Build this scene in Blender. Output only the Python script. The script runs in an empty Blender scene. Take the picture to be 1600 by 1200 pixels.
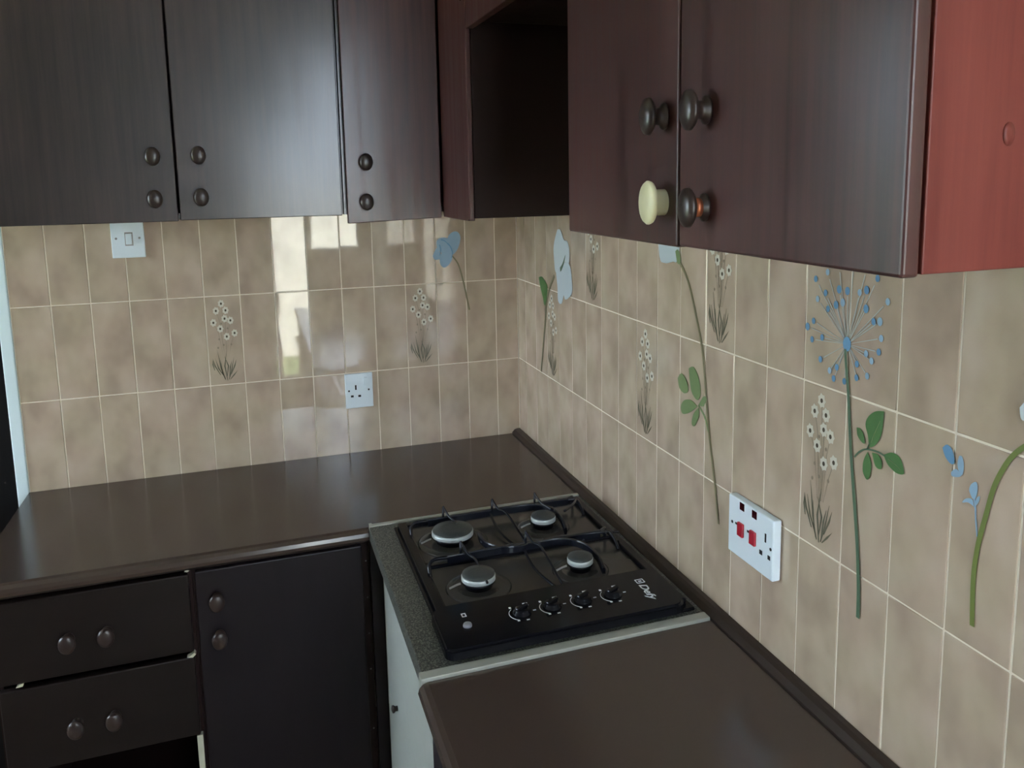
import bpy, bmesh, math, random
from mathutils import Vector, Matrix

random.seed(7)
sc = bpy.context.scene

# ------------------------------------------------------------------ camera
cam_d = bpy.data.cameras.new('camera')
cam = bpy.data.objects.new('camera', cam_d)
sc.collection.objects.link(cam)
R = ((0.9461, -0.3235, -0.0172), (-0.0626, -0.1304, -0.9895), (0.3179, 0.9372, -0.1436))
m = Matrix((R[0], tuple(-v for v in R[1]), tuple(-v for v in R[2]))).transposed().to_4x4()
m.translation = (-0.8408, -2.5493, 1.7658)
cam.matrix_world = m
cam_d.sensor_fit = 'HORIZONTAL'
cam_d.sensor_width = 36.0
cam_d.lens = 36.0 * 1265.0 / 1600.0
cam_d.shift_x = (800 - 819.18) / 1600.0
cam_d.shift_y = (460.58 - 600) / 1600.0
cam_d.clip_start = 0.02
sc.camera = cam

# ------------------------------------------------------------------ world, exposure
world = bpy.data.worlds.new('sky')
sc.world = world
world.use_nodes = True
wb = world.node_tree.nodes['Background']
wb.inputs[0].default_value = (0.71, 0.85, 1.0, 1)
wb.inputs[1].default_value = 9.0
sun_d = bpy.data.lights.new('sun', 'SUN')
sun_d.energy = 40.0
sun_d.angle = 0.02
sun_d.color = (1.0, 0.95, 0.88)
sun = bpy.data.objects.new('sun', sun_d)
sun.rotation_euler = Vector((-0.62, -0.36, -0.70)).to_track_quat('-Z', 'Y').to_euler()
sun.location = (4, 3, 6)
sc.collection.objects.link(sun)
vs = sc.view_settings
vs.view_transform = 'Standard'
vs.look = 'None'
vs.gamma = 1.0
vs.use_curve_mapping = False
vs.exposure = 1.34
sc.cycles.max_bounces = 10
sc.cycles.diffuse_bounces = 6
sc.cycles.use_denoising = True


def portal(name, loc, rot, sx, sy):
    d = bpy.data.lights.new(name, 'AREA')
    d.shape = 'RECTANGLE'
    d.size, d.size_y = sx, sy
    d.cycles.is_portal = True
    o = bpy.data.objects.new(name, d)
    o.location = loc
    o.rotation_euler = rot
    sc.collection.objects.link(o)


# window openings of the room: (x0, x1, z0, z1); WIN3 is an added opening in the left wall: (y0, y1, z0, z1)
FRONT_Y = -3.6
WIN2 = (-0.43, -0.03, 1.24, 2.60)      # kitchen window in the wall behind the photographer
GLZ2 = (-0.69, -0.455, 0.30, 2.10)     # glazed strip of the back door
WIN1 = (-3.15, -2.06, 0.45, 2.40)      # tall window in the back wall, left of the black door
WIN3 = (-1.0, -0.08, 0.95, 2.25)  # unseen opening added to brighten the right wall
XL = -3.5
portal('portal_side', (XL - .1, (WIN3[0]+WIN3[1])/2, (WIN3[2]+WIN3[3])/2), (math.radians(90), 0, math.radians(90)), WIN3[1]-WIN3[0], WIN3[3]-WIN3[2])
portal('portal_window', ((WIN2[0]+WIN2[1])/2, FRONT_Y-0.1, (WIN2[2]+WIN2[3])/2), (math.radians(90), 0, math.radians(180)), WIN2[1]-WIN2[0], WIN2[3]-WIN2[2])
portal('portal_door', ((GLZ2[0]+GLZ2[1])/2, FRONT_Y-0.1, (GLZ2[2]+GLZ2[3])/2), (math.radians(90), 0, math.radians(180)), GLZ2[1]-GLZ2[0], GLZ2[3]-GLZ2[2])
portal('portal_left', ((WIN1[0]+WIN1[1])/2, 0.14, (WIN1[2]+WIN1[3])/2), (math.radians(90), 0, 0), WIN1[1]-WIN1[0], WIN1[3]-WIN1[2])

# ------------------------------------------------------------------ helpers
COL = sc.collection
MATS = {}


def bx(bm, x0, x1, y0, y1, z0, z1, bevel=0.0, seg=2, mi=0):
    r = bmesh.ops.create_cube(bm, size=1.0)
    vs_ = r['verts']
    for v in vs_:
        v.co = Vector((x0 + (v.co.x + .5) * (x1 - x0), y0 + (v.co.y + .5) * (y1 - y0), z0 + (v.co.z + .5) * (z1 - z0)))
    fs = {f for v in vs_ for f in v.link_faces}
    for f in fs:
        f.material_index = mi
    if bevel > 0:
        es = list({e for v in vs_ for e in v.link_edges})
        rr = bmesh.ops.bevel(bm, geom=es, offset=bevel, segments=seg, affect='EDGES', profile=0.5)
        for f in rr['faces']:
            f.material_index = mi
    return bm


def prism(bm, pts, axis, a0, a1, mi=0):
    """closed 2D outline pts extruded along axis ('x','y','z') from a0 to a1"""
    def P(u, v, a):
        return {'x': (a, u, v), 'y': (u, a, v), 'z': (u, v, a)}[axis]
    lo = [bm.verts.new(P(u, v, a0)) for u, v in pts]
    hi = [bm.verts.new(P(u, v, a1)) for u, v in pts]
    n = len(pts)
    fs = [bm.faces.new(lo), bm.faces.new(hi[::-1])]
    for i in range(n):
        fs.append(bm.faces.new((lo[i], lo[(i+1) % n], hi[(i+1) % n], hi[i])))
    for f in fs:
        f.material_index = mi
    bmesh.ops.recalc_face_normals(bm, faces=fs)
    return fs


def lathe(bm, prof, c=(0, 0, 0), axis='z', seg=24, sz=(1, 1, 1), mi=0):
    rings = []
    for r, h in prof:
        ring = []
        for i in range(seg):
            a = 2 * math.pi * i / seg
            u, v = r * math.cos(a), r * math.sin(a)
            q = {'z': (u, v, h), 'y': (u, -h, v), 'x': (-h, u, v)}[axis]
            ring.append(bm.verts.new((c[0] + q[0]*sz[0], c[1] + q[1]*sz[1], c[2] + q[2]*sz[2])))
        rings.append(ring)
    fs = []
    for a, b in zip(rings, rings[1:]):
        for i in range(seg):
            fs.append(bm.faces.new((a[i], a[(i+1) % seg], b[(i+1) % seg], b[i])))
    fs.append(bm.faces.new(rings[0]))
    fs.append(bm.faces.new(rings[-1]))
    for f in fs:
        f.material_index = mi
        f.smooth = True
    bmesh.ops.recalc_face_normals(bm, faces=fs)
    return bm


def smooth_path(pts, n=6):
    P = [Vector(p) for p in pts]
    out = []
    for i in range(len(P) - 1):
        p0, p1, p2, p3 = P[max(i-1, 0)], P[i], P[i+1], P[min(i+2, len(P)-1)]
        for k in range(n):
            t = k / n
            out.append(0.5 * ((2*p1) + (p2-p0)*t + (2*p0-5*p1+4*p2-p3)*t*t + (3*p1-p0-3*p2+p3)*t**3))
    out.append(P[-1])
    return out


def tube(bm, pts, r, seg=8, n=5, taper=1.0, mi=0):
    P = smooth_path(pts, n) if n > 1 else [Vector(p) for p in pts]
    rings = []
    up = Vector((0, 0, 1))
    for i, p in enumerate(P):
        t = (P[min(i+1, len(P)-1)] - P[max(i-1, 0)]).normalized()
        ref = up if abs(t.z) < 0.95 else Vector((1, 0, 0))
        s = t.cross(ref).normalized()
        q = s.cross(t).normalized()
        rr = r * (1 + (taper - 1) * i / max(1, len(P) - 1))
        rings.append([bm.verts.new(p + (s*math.cos(2*math.pi*k/seg) + q*math.sin(2*math.pi*k/seg)) * rr) for k in range(seg)])
    fs = []
    for a, b in zip(rings, rings[1:]):
        for i in range(seg):
            fs.append(bm.faces.new((a[i], a[(i+1) % seg], b[(i+1) % seg], b[i])))
    fs.append(bm.faces.new(rings[0]))
    fs.append(bm.faces.new(rings[-1]))
    for f in fs:
        f.smooth = True
        f.material_index = mi
    bmesh.ops.recalc_face_normals(bm, faces=fs)
    return bm


def mesh_of(name, bm, mats):
    me = bpy.data.meshes.new(name)
    bm.to_mesh(me)
    bm.free()
    for mm in (mats if isinstance(mats, (list, tuple)) else [mats]):
        me.materials.append(mm)
    return me


def wloc(o):
    v = Vector((0, 0, 0))
    while o is not None:
        v = v + o.location
        o = o.parent
    return v


def obj(name, bm, mats, parent=None, shade=False):
    """bm holds room coordinates; the object's origin goes to its own middle"""
    lo = Vector((min(v.co.x for v in bm.verts), min(v.co.y for v in bm.verts), min(v.co.z for v in bm.verts)))
    hi = Vector((max(v.co.x for v in bm.verts), max(v.co.y for v in bm.verts), max(v.co.z for v in bm.verts)))
    c = (lo + hi) / 2
    bmesh.ops.translate(bm, verts=bm.verts, vec=-c)
    if shade:
        for f in bm.faces:
            f.smooth = True
    me = mesh_of(name, bm, mats)
    o = bpy.data.objects.new(name, me)
    COL.objects.link(o)
    o.location = c - (wloc(parent) if parent else Vector((0, 0, 0)))
    o.parent = parent
    return o


def tag(o, label=None, cat=None, group=None, kind=None):
    if label: o['label'] = label
    if cat: o['category'] = cat
    if group: o['group'] = group
    if kind: o['kind'] = kind
    return o


def thing(name, loc, label, cat, group=None):
    o = bpy.data.objects.new(name, None)
    o.empty_display_size = 0.05
    o.location = loc
    COL.objects.link(o)
    return tag(o, label, cat, group)


def box(name, ext, mats, parent=None, bevel=0.0, seg=2):
    return obj(name, bx(bmesh.new(), *ext, bevel=bevel, seg=seg), mats, parent)


def prism_bm(pts, y0, y1):
    bm = bmesh.new()
    prism(bm, pts, 'y', y0, y1)
    return bm


# ------------------------------------------------------------------ materials
def newmat(name):
    mt = bpy.data.materials.new(name)
    mt.use_nodes = True
    nt = mt.node_tree
    b = nt.nodes['Principled BSDF']
    return mt, nt, b


def plain(name, col, rough=0.5, metal=0.0, coat=0.0, bump=None, spec=0.5, vary=0.06):
    mt, nt, b = newmat(name)
    b.inputs['Base Color'].default_value = (*col, 1)
    b.inputs['Roughness'].default_value = rough
    b.inputs['Metallic'].default_value = metal
    b.inputs['Coat Weight'].default_value = coat
    b.inputs['Specular IOR Level'].default_value = spec
    # light procedural wear so that no surface is one dead flat value
    tc = nt.nodes.new('ShaderNodeTexCoord')
    nz = nt.nodes.new('ShaderNodeTexNoise')
    nz.inputs['Scale'].default_value = bump[0] if bump else 40
    nz.inputs['Detail'].default_value = 4
    nt.links.new(tc.outputs['Object'], nz.inputs['Vector'])
    mr = nt.nodes.new('ShaderNodeMapRange')
    mr.inputs['To Min'].default_value = max(0.02, rough - vary)
    mr.inputs['To Max'].default_value = min(1, rough + vary)
    nt.links.new(nz.outputs['Fac'], mr.inputs['Value'])
    nt.links.new(mr.outputs[0], b.inputs['Roughness'])
    if bump:
        bp = nt.nodes.new('ShaderNodeBump')
        bp.inputs['Strength'].default_value = bump[1]
        bp.inputs['Distance'].default_value = 0.002
        nt.links.new(nz.outputs['Fac'], bp.inputs['Height'])
        nt.links.new(bp.outputs[0], b.inputs['Normal'])
    return mt


def wood(name, dark, light, rough=0.32, coat=0.3, scale=(55, 55, 2.2), spec=0.5, bump=0.12, coat_rough=0.2):
    mt, nt, b = newmat(name)
    tc = nt.nodes.new('ShaderNodeTexCoord')
    oi = nt.nodes.new('ShaderNodeObjectInfo')
    ad = nt.nodes.new('ShaderNodeVectorMath'); ad.operation = 'ADD'
    sc_ = nt.nodes.new('ShaderNodeVectorMath'); sc_.operation = 'SCALE'
    cx = nt.nodes.new('ShaderNodeCombineXYZ')
    for i in range(3):
        nt.links.new(oi.outputs['Random'], cx.inputs[i])
    nt.links.new(cx.outputs[0], sc_.inputs[0]); sc_.inputs['Scale'].default_value = 9
    nt.links.new(tc.outputs['Object'], ad.inputs[0]); nt.links.new(sc_.outputs[0], ad.inputs[1])
    mp = nt.nodes.new('ShaderNodeMapping')
    mp.inputs['Scale'].default_value = scale
    nt.links.new(ad.outputs[0], mp.inputs['Vector'])
    n1 = nt.nodes.new('ShaderNodeTexNoise'); n1.inputs['Scale'].default_value = 1.0; n1.inputs['Detail'].default_value = 6; n1.inputs['Roughness'].default_value = .62
    nt.links.new(mp.outputs[0], n1.inputs['Vector'])
    n2 = nt.nodes.new('ShaderNodeTexNoise'); n2.inputs['Scale'].default_value = 2.6; n2.inputs['Detail'].default_value = 2
    nt.links.new(ad.outputs[0], n2.inputs['Vector'])
    mx = nt.nodes.new('ShaderNodeMath'); mx.operation = 'MULTIPLY_ADD'
    mx.inputs[1].default_value = 0.6
    nt.links.new(n1.outputs['Fac'], mx.inputs[0])
    m2 = nt.nodes.new('ShaderNodeMath'); m2.operation = 'MULTIPLY'; m2.inputs[1].default_value = 0.4
    nt.links.new(n2.outputs['Fac'], m2.inputs[0]); nt.links.new(m2.outputs[0], mx.inputs[2])
    cr = nt.nodes.new('ShaderNodeValToRGB')
    cr.color_ramp.elements[0].position = .36; cr.color_ramp.elements[0].color = (*dark, 1)
    cr.color_ramp.elements[1].position = .64; cr.color_ramp.elements[1].color = (*light, 1)
    nt.links.new(mx.outputs[0], cr.inputs[0])
    nt.links.new(cr.outputs[0], b.inputs['Base Color'])
    mr = nt.nodes.new('ShaderNodeMapRange')
    mr.inputs['From Min'].default_value = .3; mr.inputs['From Max'].default_value = .7
    mr.inputs['To Min'].default_value = rough - .07; mr.inputs['To Max'].default_value = rough + .1
    nt.links.new(n1.outputs['Fac'], mr.inputs['Value']); nt.links.new(mr.outputs[0], b.inputs['Roughness'])
    bp = nt.nodes.new('ShaderNodeBump'); bp.inputs['Strength'].default_value = bump; bp.inputs['Distance'].default_value = .0012
    nt.links.new(n1.outputs['Fac'], bp.inputs['Height']); nt.links.new(bp.outputs[0], b.inputs['Normal'])
    b.inputs['Coat Weight'].default_value = coat
    b.inputs['Coat Roughness'].default_value = coat_rough
    b.inputs['Specular IOR Level'].default_value = spec
    return mt


def tile_mat():
    mt, nt, b = newmat('glazed_tile')
    tc = nt.nodes.new('ShaderNodeTexCoord')
    oi = nt.nodes.new('ShaderNodeObjectInfo')
    cx = nt.nodes.new('ShaderNodeCombineXYZ')
    ml = nt.nodes.new('ShaderNodeMath'); ml.operation = 'MULTIPLY'; ml.inputs[1].default_value = 37
    nt.links.new(oi.outputs['Random'], ml.inputs[0])
    nt.links.new(ml.outputs[0], cx.inputs[0]); nt.links.new(ml.outputs[0], cx.inputs[1]); nt.links.new(ml.outputs[0], cx.inputs[2])
    ad = nt.nodes.new('ShaderNodeVectorMath'); ad.operation = 'ADD'
    mp0 = nt.nodes.new('ShaderNodeMapping'); mp0.inputs['Scale'].default_value = (1, 1, .7)
    nt.links.new(tc.outputs['Object'], mp0.inputs['Vector'])
    nt.links.new(mp0.outputs[0], ad.inputs[0]); nt.links.new(cx.outputs[0], ad.inputs[1])
    n1 = nt.nodes.new('ShaderNodeTexNoise'); n1.inputs['Scale'].default_value = 15; n1.inputs['Detail'].default_value = 2.0; n1.inputs['Roughness'].default_value = .45
    nt.links.new(ad.outputs[0], n1.inputs['Vector'])
    cr = nt.nodes.new('ShaderNodeValToRGB')
    e = cr.color_ramp.elements
    e[0].position = .28; e[0].color = (.430, .335, .250, 1)
    e[1].position = .72; e[1].color = (.585, .478, .366, 1)
    x = e.new(.5); x.color = (.515, .410, .303, 1)
    nt.links.new(n1.outputs['Fac'], cr.inputs[0])
    # slow drift between pinkish and greenish beige
    n2 = nt.nodes.new('ShaderNodeTexNoise'); n2.inputs['Scale'].default_value = 9; n2.inputs['Detail'].default_value = 1
    nt.links.new(ad.outputs[0], n2.inputs['Vector'])
    cr2 = nt.nodes.new('ShaderNodeValToRGB')
    cr2.color_ramp.elements[0].position = .38; cr2.color_ramp.elements[0].color = (1.03, .985, 1.0, 1)
    cr2.color_ramp.elements[1].position = .62; cr2.color_ramp.elements[1].color = (1.0, .995, .965, 1)
    nt.links.new(n2.outputs['Fac'], cr2.inputs[0])
    mu = nt.nodes.new('ShaderNodeMix'); mu.data_type = 'RGBA'; mu.blend_type = 'MULTIPLY'; mu.inputs['Factor'].default_value = 1
    nt.links.new(cr.outputs[0], mu.inputs['A']); nt.links.new(cr2.outputs[0], mu.inputs['B'])
    nt.links.new(mu.outputs['Result'], b.inputs['Base Color'])
    b.inputs['Roughness'].default_value = .035
    b.inputs['Specular IOR Level'].default_value = .5
    n3 = nt.nodes.new('ShaderNodeTexNoise'); n3.inputs['Scale'].default_value = 14; n3.inputs['Detail'].default_value = 1
    nt.links.new(ad.outputs[0], n3.inputs['Vector'])
    bp = nt.nodes.new('ShaderNodeBump'); bp.inputs['Strength'].default_value = .05; bp.inputs['Distance'].default_value = .004
    nt.links.new(n3.outputs['Fac'], bp.inputs['Height']); nt.links.new(bp.outputs[0], b.inputs['Normal'])
    return mt


def granite_mat():
    mt, nt, b = newmat('speckled_laminate')
    tc = nt.nodes.new('ShaderNodeTexCoord')
    n1 = nt.nodes.new('ShaderNodeTexNoise'); n1.inputs['Scale'].default_value = 300; n1.inputs['Detail'].default_value = 3
    nt.links.new(tc.outputs['Object'], n1.inputs['Vector'])
    cr = nt.nodes.new('ShaderNodeValToRGB')
    e = cr.color_ramp.elements
    e[0].position = .38; e[0].color = (.022, .022, .018, 1)
    e[1].position = .68; e[1].color = (.21, .21, .17, 1)
    x = e.new(.52); x.color = (.075, .077, .064, 1)
    nt.links.new(n1.outputs['Fac'], cr.inputs[0]); nt.links.new(cr.outputs[0], b.inputs['Base Color'])
    b.inputs['Roughness'].default_value = .42
    return mt


def pane_mat():
    mt = bpy.data.materials.new('window_glass')
    mt.use_nodes = True
    nt = mt.node_tree
    nt.nodes.clear()
    o = nt.nodes.new('ShaderNodeOutputMaterial')
    t = nt.nodes.new('ShaderNodeBsdfTransparent')
    g = nt.nodes.new('ShaderNodeBsdfGlossy'); g.inputs['Roughness'].default_value = 0.02
    f = nt.nodes.new('ShaderNodeFresnel'); f.inputs['IOR'].default_value = 1.45
    mx = nt.nodes.new('ShaderNodeMixShader')
    nt.links.new(f.outputs[0], mx.inputs[0]); nt.links.new(t.outputs[0], mx.inputs[1]); nt.links.new(g.outputs[0], mx.inputs[2])
    nt.links.new(mx.outputs[0], o.inputs[0])
    return mt


M = {
    'tile': tile_mat(),
    'grout': plain('grout', (.88, .78, .64), .8, bump=(160, .3)),
    'plaster': plain('painted_plaster', (.78, .75, .68), .75, bump=(60, .2)),
    'front_dark': plain('darkened_front_wall', (.20, .155, .125), .75, bump=(60, .2)),  # unseen front wall darkened to cut its fill and its reflection in the doors
    'door_paint': plain('brown_door_paint', (.10, .06, .045), .5),
    'ceil': plain('ceiling_paint', (.72, .71, .68), .8, bump=(60, .2)),
    'floor': plain('floor_vinyl', (.22, .17, .13), .4, bump=(30, .1)),
    'grass': plain('lawn', (.12, .16, .065), .9, bump=(30, .8)),
    'white_trim': plain('sky_tinted_white_gloss', (.78, .90, .92), .35),  # white paint with the blue of the sky light put into its colour
    'dark_passage': plain('unlit_passage_black', (.004, .003, .003), .6, spec=.2),  # near black, stands for the darkness of an unlit passage
    'wood': wood('dark_stained_wood', (.015, .0080, .0080), (.050, .027, .026), rough=.45, coat=.8, coat_rough=.22),
    'wood_red': wood('reddish_dark_stained_wood', (.040, .0110, .0100), (.095, .0310, .0280), rough=.38),
    'wood_end': wood('red_mahogany', (.115, .021, .017), (.190, .042, .032), rough=.48, coat=.0, scale=(40, 40, 2.0), spec=.25),
    'wood_in': plain('shaded_inside_stain', (.020, .0095, .0085), .5, spec=.15),  # inside stain darkened further to hold the shade of niche and gaps
    'wood_drawer': wood('dark_brown_drawer_paint', (.011, .0070, .0060), (.017, .0105, .0090), rough=.45, coat=.0, scale=(3, 20, 20), spec=.25),
    'wood_base': wood('dark_purple_brown_paint', (.010, .0065, .0085), (.015, .0095, .0120), rough=.42, coat=.0, scale=(20, 20, 3), spec=.3),
    'top': plain('brown_satin_worktop', (.066, .045, .036), .18, vary=.015),
    'bead': plain('dark_brown_bead', (.030, .018, .013), .4),
    'knob': plain('dark_varnished_knob', (.034, .020, .017), .34, coat=.1),
    'knob_copper': plain('worn_copper_stem', (.45, .14, .07), .35, metal=.6),
    'cream': plain('cream_plastic', (.86, .80, .52), .35),
    'raw': plain('raw_board_edge', (.62, .60, .46), .8, bump=(120, .3)),
    'black': plain('black_enamel', (.006, .006, .008), .12, spec=.16),
    'tray': plain('worn_black_pan', (.046, .041, .035), .26, vary=.008),
    'iron': plain('black_wire', (.007, .008, .013), .25, spec=.45),
    'alu': plain('dull_aluminium', (.52, .55, .54), .45, metal=.35, bump=(200, .2)),
    'cap': plain('dark_burner_cap', (.045, .050, .048), .45, bump=(160, .3)),
    'granite': granite_mat(),
    'strip': plain('pale_metal_strip', (.42, .42, .36), .45, metal=.2, bump=(90, .15)),
    'white_board': plain('white_laminate', (.44, .46, .42), .4),
    'plastic': plain('white_plastic', (.80, .88, .92), .35),
    'hole': plain('black_slot', (.004, .004, .004), .6),
    'red': plain('red_rocker', (.45, .018, .035), .3),
    'neon': plain('dark_neon_lens', (.040, .004, .006), .15),
    'screw': plain('steel_screw', (.30, .29, .27), .35, metal=.9),
    'print': plain('white_print', (.75, .76, .78), .5),
    'grey_button': plain('grey_button', (.22, .21, .24), .35),
    'glass': pane_mat(),
    'p_white': plain('print_white_petal', (.72, .68, .57), .2),
    'p_dark': plain('print_dark_centre', (.11, .09, .065), .2),
    'p_stem': plain('print_grey_stem', (.32, .26, .19), .2),
    'p_leaf': plain('print_dark_leaf', (.155, .145, .10), .2),
    's_blue': plain('sticker_blue', (.300, .450, .580), .45),
    's_blue2': plain('sticker_deeper_blue', (.150, .330, .520), .45),
    's_pale': plain('sticker_pale_blue', (.56, .63, .66), .45),
    's_pale2': plain('sticker_paler_blue', (.62, .68, .69), .45),
    's_green': plain('sticker_green', (.075, .180, .050), .45),
    's_green2': plain('sticker_soft_green', (.185, .260, .105), .45),
    's_stem': plain('sticker_olive_stem', (.215, .185, .095), .45),
    's_dot': plain('sticker_dot_blue', (.130, .290, .470), .45),
    's_ray': plain('sticker_ray', (.50, .52, .47), .45),
    's_stem_g': plain('sticker_dark_green_stem', (.085, .150, .085), .45),
    's_stem_y': plain('sticker_yellow_green_stem', (.170, .210, .045), .45),
}

# ------------------------------------------------------------------ the setting
TH = 0.006            # tile thickness; tile fronts lie at y = 0 (back wall) and x = 0 (right wall)
ROW = 0.2709          # tile pitch upwards
TW = 0.1              # tile pitch sideways
Z0 = 1.1611 - ROW     # lowest tile row starts just under the worktop
CEIL = 2.85

tag(box('floor', (XL, 0.12, FRONT_Y, 0.12, -0.06, 0.0), M['floor']), kind='structure')
tag(box('ceiling', (XL - .12, 0.12, FRONT_Y - .12, 0.12, CEIL, CEIL + .06), M['ceil']), kind='structure')
tag(box('ground', (-30, 30, -30, 30, -0.4, -0.3), M['grass']), kind='structure')


tag(box('unseen_garden_wall', (-9, 9, -7.4, -7.2, -0.3, 1.55), M['plaster']), kind='structure')
tag(box('unseen_garden_wall', (-9, 3, 3.2, 3.4, -0.3, 2.0), M['plaster']), kind='structure')  # unseen bright wall added for the right tiles to reflect


def wall_panels(name, rects, y0, y1, mat):
    bm = bmesh.new()
    for x0, x1, z0, z1 in rects:
        bx(bm, x0, x1, y0, y1, z0, z1)
    return tag(obj(name, bm, mat), kind='structure')


def split_wall(x0, x1, holes):
    """rectangles of a wall from x0 to x1 with openings (hx0,hx1,hz0,hz1)"""
    out, cur = [], x0
    for h in sorted(holes):
        if h[0] > cur: out.append((cur, h[0], 0, CEIL))
        if h[2] > 0: out.append((h[0], h[1], 0, h[2]))
        out.append((h[0], h[1], h[3], CEIL))
        cur = h[1]
    if cur < x1: out.append((cur, x1, 0, CEIL))
    return out


DOORB = (-2.00, -1.508, 0.0, 2.12)     # black leaf standing in for the unlit passage beside the tiles
DOORF = (-1.22, -0.435, 0.0, 2.16)     # back door with a glazed strip
wall_b = wall_panels('wall_back', split_wall(XL, 0.12, [WIN1, DOORB]), TH - .003, 0.12, M['plaster'])
wall_f = wall_panels('wall_front', split_wall(XL, 0.12, [DOORF, WIN2]), FRONT_Y - .12, FRONT_Y, M['front_dark'])
wall_r = tag(box('wall_right', (TH - .003, 0.12, FRONT_Y, TH - .003, 0, CEIL), M['plaster']), kind='structure')
bm = bmesh.new()
for y0, y1, z0, z1 in split_wall(FRONT_Y - .12, 0.12, [WIN3]):
    bx(bm, XL - .12, XL, y0, y1, z0, z1)
wall_l = tag(obj('wall_left', bm, M['plaster']), kind='structure')

# grout beds, one behind each tiled field
box('grout_bed', (-1.4765, 0.0, .0012, .0030, Z0, Z0 + 3 * ROW + .1), M['grout'], wall_b)
box('grout_bed', (.0012, .0030, -2.6, 0.0, Z0, Z0 + 5 * ROW), M['grout'], wall_r)


def tile_mesh(w, h):
    bm = bmesh.new()
    bx(bm, -w/2, w/2, 0.0, .0035, -h/2, h/2, bevel=.0011, seg=2)
    return mesh_of('tile', bm, M['tile'])


GAP = .0031
TM = {}


def tile(u0, u1, row, parent, side):
    w = round(u1 - u0 - GAP, 4)
    if w not in TM: TM[w] = tile_mesh(w, ROW - GAP)
    o = bpy.data.objects.new('tile', TM[w])
    COL.objects.link(o)
    zc = Z0 + (row + .5) * ROW
    uc = (u0 + u1) / 2
    tx, tz = random.gauss(0, .0016), random.gauss(0, .0022)
    dep = random.uniform(-.0002, .0003)
    if side == 'b':
        o.location = Vector((uc, dep, zc)) - wloc(parent)
        o.rotation_euler = (tx, 0, tz)
    else:
        o.location = Vector((dep, -uc, zc)) - wloc(parent)
        o.rotation_euler = (tx, 0, tz - math.pi / 2)
    o.parent = parent
    return o


TB, TR = {}, {}
colsb = [(-.0765, 0.0)] + [(-.0765 - TW*(k+1), -.0765 - TW*k) for k in range(14)]
for r in range(3):
    for k, (a, b_) in enumerate(colsb):
        TB[(k - 1, r)] = tile(a, b_, r, wall_b, 'b')
colsr = [(0.0, .0795)] + [(.0795 + TW*k, .0795 + TW*(k+1)) for k in range(25)]
for r in range(5):
    for k, (a, b_) in enumerate(colsr):
        if r >= 3 and not (5 <= k <= 12): continue
        TR[(k - 1, r)] = tile(a, b_, r, wall_r, 'r')


def daisy_print():
    """spray of small white daisies over dark blades, printed on a tile (tile-local, facing -y)"""
    bm = bmesh.new()
    w, h = .094, ROW - .01
    def P(u, v): return ((u - .5) * w, (.5 - v) * h)
    def disc(u, v, r, mi, d, n=10, wob=0.0):
        x, z = P(u, v)
        prism(bm, [(x + r*(1 + wob*(i % 2))*math.cos(2*math.pi*i/n), z + 1.3*r*(1 + wob*(i % 2))*math.sin(2*math.pi*i/n)) for i in range(n)], 'y', -d, -d + .0003, mi)
    def blade(pts, wd, mi, d=.0007):
        q = [Vector((*P(*p),)) for p in pts]
        L, Rr = [], []
        for i, p in enumerate(q):
            t = (q[min(i+1, len(q)-1)] - q[max(i-1, 0)]).normalized()
            ww = wd * (1 - abs(2*i/(len(q)-1) - .8) * .8)
            L.append(p + Vector((-t.y, t.x)) * ww); Rr.append(p - Vector((-t.y, t.x)) * ww)
        prism(bm, [tuple(p) for p in L + Rr[::-1]], 'y', -d, -d + .0003, mi)
    fl = [(.455, .07), (.29, .15), (.575, .15), (.53, .245), (.70, .27), (.19, .285), (.38, .36), (.80, .42), (.56, .455)]
    for u, v in fl:
        blade([(u, v), (u*.6 + .2, v + .12), (.5 + (u - .5)*.25, .70)], .0006, 2, .0005)
    for u, v in fl:
        disc(u, v, .0096, 0, .0009, 14, -.22)
        disc(u, v, .0030, 1, .0012, 8)
    for u, v in [(.42, .30), (.60, .36), (.33, .48), (.45, .55), (.68, .55), (.28, .58)]:
        disc(u, v, .0026, 2, .0008, 6)
    for pts in [[(.42, .95), (.33, .82), (.24, .60)], [(.50, .97), (.44, .80), (.52, .62)], [(.54, .96), (.64, .85), (.73, .70)],
                [(.40, .92), (.25, .82), (.17, .70)], [(.58, .96), (.70, .91), (.82, .86)], [(.49, .92), (.55, .80), (.44, .68)],
                [(.30, .90), (.15, .79), (.09, .70)], [(.56, .93), (.60, .82), (.66, .74)], [(.44, .96), (.36, .88), (.32, .72)],
                [(.13, .84), (.09, .77), (.10, .71)], [(.62, .90), (.74, .80), (.80, .73)]]:
        blade(pts, .0021, 3, .0008)
    return mesh_of('printed_daisies', bm, [M['p_white'], M['p_dark'], M['p_stem'], M['p_leaf']])


DP = daisy_print()
for t in (TB[(8, 1)], TB[(2, 1)], TR[(5, 2)], TR[(2, 1)], TR[(8, 1)], TR[(11, 2)], TR[(14, 1)]):
    o = bpy.data.objects.new('printed_daisies', DP)
    COL.objects.link(o)
    o.parent = t
    o['label'] = 'white daisies and dark blades printed on the tile'

# trim at the end of the tiled wall, black leaf for the dark passage
tag(box('trim_1', (-1.508, -1.4775, -.003, .11, 0.0, 2.12), M['white_trim'], bevel=.003), kind='structure')
d1 = tag(box('door_1', (-1.998, -1.510, .050, .090, .004, 2.11), M['dark_passage'], bevel=.003), kind='structure')
obj('door_handle', lathe(bmesh.new(), [(.012, 0), (.012, .02), (.02, .03), (.02, .045), (.006, .05)], (-1.94, .050, 1.05), 'y'), M['screw'], d1)


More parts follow.
